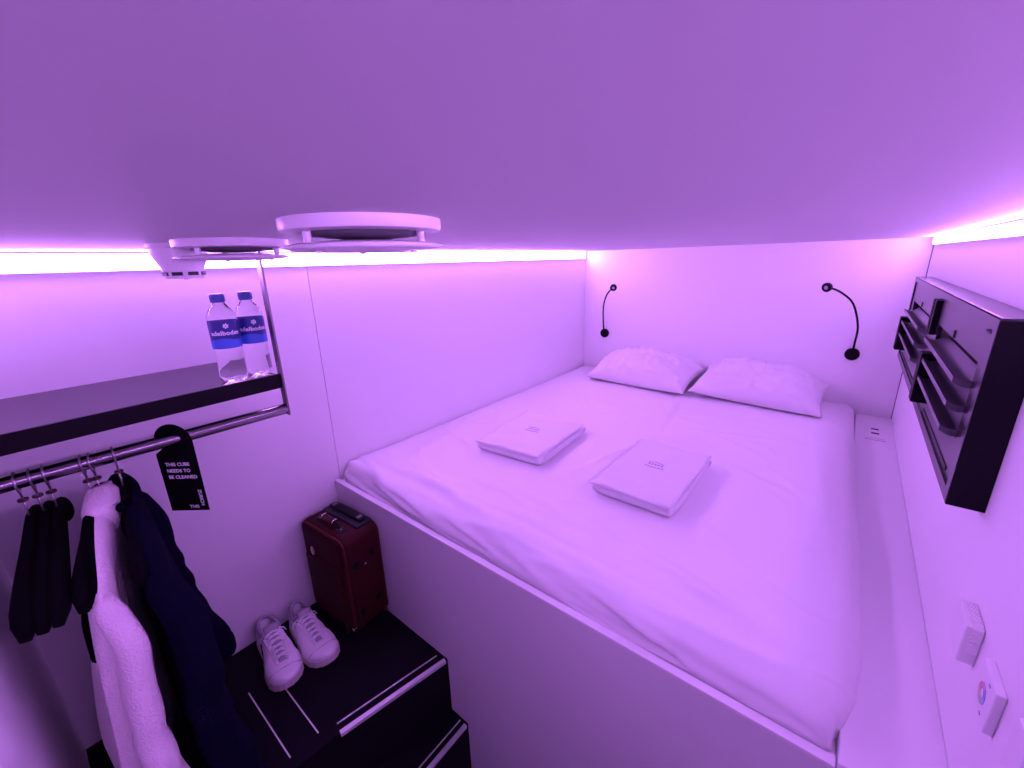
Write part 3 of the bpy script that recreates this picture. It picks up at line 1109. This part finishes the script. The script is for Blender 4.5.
MB().tube(rrect(sx - .006, s0 + .004, s1 - .006, .03, -sy + .010), .0042, 8, False).build('piping', M['redtrim'], t, (0, 0, 0), smooth=True)
MB().tube(rrect(sx - .002, s0 + .003, s1 - .003, .03, -sy + .030), .0026, 8, False).build('zip', M['nylon'], t, (0, 0, 0), smooth=True)
MB().tube(rrect(sx - .006, s0 + .004, s1 - .006, .03, sy - .008), .0042, 8, False).build('piping', M['redtrim'], t, (0, 0, 0), smooth=True)
bd = MB().lathe([(.001, -.004), (.011, -.003), (.012, 0), (.001, 0)], n=24, axis='y')
for p in bd.v:
    p.x = p.x * 1.0 - .055
    p.z = p.z * 1.5 + .315
    p.y += -sy - .004
tag(bd.build('badge', M['badge'], t, (0, 0, 0), smooth=True), 'oval beige badge')
# top carry handle
hd = MB().tube([(-.062, -.030, s1 - .004), (-.055, -.030, s1 + .014), (-.03, -.030, s1 + .022), (.03, -.030, s1 + .022), (.055, -.030, s1 + .014), (.062, -.030, s1 - .004)], .01, 12, True,
               [(.010, .004)] * 6).build('carry_handle', M['nylon'], t, (0, 0, 0), smooth=True)
MB().tube([(-.030, -.030, s1 + .022), (.030, -.030, s1 + .022)], .01, 12, True, [(.013, .008)] * 2).build('grip', M['redtrim'], hd, (0, 0, 0), smooth=True)
for x in (-.033, .033):
    MB().tube([(x, -.044, s1 + .018), (x, -.037, s1 + .031), (x, -.023, s1 + .031), (x, -.016, s1 + .018)], .0022, 8).build('metal_loop', M['chrome'], hd, (0, 0, 0), smooth=True)
for x in (-.066, .066):
    MB().box(x - .014, x + .014, -.044, -.016, s1 - .003, s1 + .005, .003).build('handle_mount', M['nylon'], hd, (0, 0, 0), angle=40)
    MB().lathe([(.001, s1 + .007), (.003, s1 + .0065), (.0038, s1 + .004)], (x, -.030, 0), 12).build('rivet', M['chrome'], hd, (0, 0, 0), smooth=True)
# telescopic handle tray
tr = MB().box(-.108, .108, .004, .070, s1 - .010, s1 + .009, .006).build('handle_tray', M['nylon'], t, (0, 0, 0), angle=40)
MB().box(-.095, .095, .026, .054, s1 + .008, s1 + .020, .005).build('pull_grip', M['rubber'], tr, (0, 0, 0), angle=40)
for x in (-.075, .075):
    MB().box(x - .008, x + .008, .030, .050, s1 + .0195, s1 + .022, .001).build('release_button', M['dullsteel'], tr, (0, 0, 0))
# side feet and zip pull
for (y, z) in ((-.035, .30), (.035, .315), (-.035, .10), (.035, .115)):
    MB().lathe([(.001, sx + .008), (.011, sx + .006), (.014, sx - .004), (.001, sx - .004)], (0, y, z), 18, 'x').build('side_stud', M['rubber'], t, (0, 0, 0), angle=40)
MB().box(sx, sx + .004, -.004, .004, .285, .292, .001).build('zip_pull', M['chrome'], t, (0, 0, 0))
# wheels and skids
for (x, y) in ((sx - .025, -sy + .025), (-sx + .025, -sy + .025), (sx - .025, sy - .025), (-sx + .025, sy - .025)):
    hs = MB().box(x - .018, x + .018, y - .018, y + .018, .014, .050, .006).build('wheel_housing', M['rubber'], t, (0, 0, 0), angle=40)
    MB().lathe([(.002, y - .009), (.013, y - .009), (.0145, y - .006), (.0145, y + .006), (.013, y + .009), (.002, y + .009)], (x, 0, .0148), 20, 'y').build(
        'wheel', M['rubber'], hs, (0, 0, 0), angle=40)
MB().box(sx - .012, sx + .002, -.081, -.066, .030, .060, .003).build('skid_stud', M['chrome'], t, (0, 0, 0), angle=40)
MB().box(sx - .045, sx - .039, -sy - .006, -sy + .006, .020, .055, .001).build('skid_stud', M['dullsteel'], t, (0, 0, 0), angle=40)
MB().box(sx - .012, sx + .004, .052, .058, .026, .056, .001).build('skid_stud', M['dullsteel'], t, (0, 0, 0), angle=40)


# ------------------------------------------------------------------ sneakers
def sneaker(loc, rz, side, label):
    """length along +x (heel at 0, toe at .275); side=+1 puts the dark patches on +y"""
    t = thing('sneaker', label, 'shoe', loc, rz, 'white sneakers on the top step')
    L = .275

    def hw(s):                      # half width of the last
        pts = [(0, .016), (.03, .027), (.12, .034), (.35, .035), (.55, .041), (.70, .0475), (.82, .0445), (.91, .036), (.97, .022), (1, .007)]
        for (a, b), (c, d) in zip(pts, pts[1:]):
            if s <= c:
                q = (s - a) / (c - a)
                q = q * q * (3 - 2 * q)
                return 1.12 * (b + (d - b) * q)
        return .007

    def ht(s):                      # height of the upper above the sole
        pts = [(0, .062), (.06, .070), (.20, .058), (.34, .060), (.42, .070), (.50, .066), (.62, .050), (.74, .038), (.86, .032), (.95, .024), (1, .012)]
        for (a, b), (c, d) in zip(pts, pts[1:]):
            if s <= c:
                q = (s - a) / (c - a)
                q = q * q * (3 - 2 * q)
                return b + (d - b) * q
        return .012

    def yc(s):                      # slight banana of the last
        return -side * .006 * math.sin(PI * s)
    # sole
    ring = []
    n = 40
    for k in range(n + 1):
        s = (1 - math.cos(PI * k / n)) / 2
        ring.append((s * L, yc(s) + hw(s) + .004))
    for k in range(n, -1, -1):
        s = (1 - math.cos(PI * k / n)) / 2
        ring.append((s * L, yc(s) - hw(s) - .004))
    secs = []
    for (z, e) in ((0, -.0035), (.003, 0), (.022, .0), (.026, -.001), (.0275, -.004)):
        sec = []
        for (x, y) in ring:
            s = x / L
            c = yc(s)
            k = 1 + e / .045
            spring = .010 * max(0, (s - .72) / .28) ** 2
            sec.append((L / 2 + (x - L / 2) * (1 + e / (L / 2)), c + (y - c) * k, z * (1 + .15 * (s < .35)) + spring))
        secs.append(sec)
    tag(MB().loft(secs).build('sole', M['sole'], t, (0, 0, 0), angle=40), 'off white rubber sole')
    # upper
    zs = .024
    secs = []
    NS = 48
    for i in range(NS + 1):
        s = .004 + .990 * i / NS
        w_, h_ = hw(s), ht(s)
        spring = .010 * max(0, (s - .72) / .28) ** 2
        open_ = .03 < s < .40
        half = []
        if open_ or s <= .03:
            hgt = h_
            prof = [(1.0, 0), (1.02, .18), (.99, .4), (.92, .65), (.84, .88), (.80, 1.0), (.72, 1.02), (.64, .93), (.60, .55), (.55, .12), (.0, .10)]
            if s <= .03:
                prof = [(1.0, 0), (1.02, .18), (1.0, .4), (.98, .65), (.96, .88), (.92, 1.0), (.82, 1.02), (.7, 1.0), (.5, .98), (.3, .98), (.0, .98)]
        else:
            prof = [(1.0, 0), (1.03, .18), (1.0, .4), (.93, .60), (.80, .77), (.66, .88), (.50, .95), (.36, .98), (.24, 1.0), (.12, 1.0), (.0, 1.0)]
            hgt = h_
        for (a, b) in prof:
            half.append((a * w_, zs + b * hgt + spring))
        sec = [(s * L, yc(s) - y, z) for (y, z) in half] + [(s * L, yc(s) + y, z) for (y, z) in half[::-1][1:]]
        secs.append(sec)
    up = MB().loft(secs, close=True, caps=True)
    uo = up.build('upper', M['leather'], t, (0, 0, 0), smooth=True)
    # padded collar
    col = []
    for k in range(25):
        a = PI * .22 + (2 * PI - .44 * PI) * k / 24
        x = .062 + .056 * math.cos(a)
        s = max(x / L, .01)
        y = yc(s) + .029 * math.sin(a)
        col.append((x, y, zs + ht(max(s, .05)) + .002))
    MB().tube(col, .0062, 10).build('collar_padding', M['lining'], uo, (0, 0, 0), smooth=True)
    # insole
    MB().lathe([(.001, 0), (.9, 0), (1.0, -.004), (.001, -.006)], n=24)
    ins = MB()
    vs_ = []
    for k in range(28):
        a = 2 * PI * k / 28
        x = .062 + .05 * math.cos(a)
        vs_.append((x, yc(x / L) + .021 * math.sin(a), zs + .0135))
    ins.add(vs_, [tuple(range(28))])
    ins.build('insole', M['lining'], uo, (0, 0, 0))
    # tongue
    secs = []
    for i in range(13):
        s = .76 - .42 * i / 12
        z = zs + ht(max(s, .42)) + .0035 + (.030 * max(0, (.46 - s) / .12) ** 1.1)
        w_ = .013 + .010 * (i / 12)
        x = s * L
        sec = []
        for k in range(9):
            q = -1 + 2 * k / 8
            sec.append((x, yc(s) + q * w_, z - .006 * q * q))
        for k in range(9):
            q = 1 - 2 * k / 8
            sec.append((x, yc(s) + q * w_, z - .006 * q * q - .0055))
        secs.append(sec)
    to = MB().loft(secs).build('tongue', M['tongue'], t, (0, 0, 0), smooth=True)
    # eyestay edges
    for sg in (-1, 1):
        pts = []
        for i in range(12):
            s = .77 - .36 * i / 11
            pts.append((s * L, yc(s) + sg * (.015 + .012 * i / 11), zs + ht(s) * .985 + .003))
        MB().tube(pts, .004, 8, True, [(.0055, .0022)] * 12).build('eyestay', M['leather'], uo, (0, 0, 0), smooth=True)
    # laces
    for i in range(6):
        s = .73 - .062 * i
        w_ = .018 + .0018 * i
        z = zs + ht(s) + .0105
        for sg in (-1, 1):
            pts = [(s * L - .0, yc(s) - sg * w_, z - .003), (s * L - .004, yc(s) - sg * w_ * .4, z + .0015), (s * L - .010, yc(s) + sg * w_ * .4, z + .002 + .001 * (sg > 0)),
                   (s * L - .0135, yc(s) + sg * w_, z - .002)]
            MB().tube(pts, .002, 8, True, [(.0044, .0020)] * 4).build('lace', M['lace'], t, (0, 0, 0), smooth=True)
    s = .40
    bx, by, bz = s * L, yc(s), zs + ht(.42) + .015
    bow = MB()
    for sg in (-1, 1):
        lp = []
        for k in range(15):
            a = 2 * PI * k / 14
            lp.append((bx + .008 * math.sin(a) - .010 * (1 - math.cos(a)) / 2, by + sg * .012 * (1 - math.cos(a)), bz + .003 * math.sin(a) - .010 * (1 - math.cos(a)) / 2))
        bow.tube(lp, .0024, 8)
        bow.tube([(bx, by, bz), (bx - .004, by + sg * .018, bz - .003), (bx - .010, by + sg * .036, bz - .016), (bx - .012, by + sg * .043, bz - .034)], .0022, 8)
    bow.build('lace_bow', M['lace'], t, (0, 0, 0), smooth=True)
    # toe cap seam and side marks
    pts = []
    for k in range(17):
        a = -PI / 2 + PI * k / 16
        s = .83 - .02 * math.cos(a) * -1
        pts.append((s * L, yc(s) + hw(s) * .97 * math.sin(a), zs + ht(s) * (.40 + .605 * math.cos(a)) + .002))
    MB().tube(pts, .0014, 6).build('toe_seam', M['tongue'], uo, (0, 0, 0), smooth=True)
    for (sa, sb_) in ((.36, .42), (.50, .56)):
        vs_ = []
        for s, top in ((sa, 0), (sb_, 0), (sb_ - .05, 1), (sa - .05, 1)):
            b_ = .12 if not top else .62
            f = 1.03 if not top else .945
            vs_.append((s * L, yc(s) + side * (hw(s) * f + .0012), zs + ht(s) * b_))
        v2 = [(x, y - side * .004, z) for (x, y, z) in vs_]
        MB().add(vs_ + v2, [(0, 1, 2, 3), (7, 6, 5, 4), (0, 4, 5, 1), (1, 5, 6, 2), (2, 6, 7, 3), (3, 7, 4, 0)]).build('side_stripe', M['navymark'], uo, (0, 0, 0))
    tab = MB().box(-.004, .002, -.009, .009, zs + .025, zs + .066, .001)
    tab.build('heel_tab', M['leather'], uo, (0, 0, 0), angle=40)
    return t


sneaker((-1.490, .352, Z1), rad(-8), -1, 'white lace-up sneaker, left one of the pair, farther from the suitcase')
sneaker((-1.468, .456, Z1), rad(-3), 1, 'white lace-up sneaker, right one of the pair, beside the red suitcase')
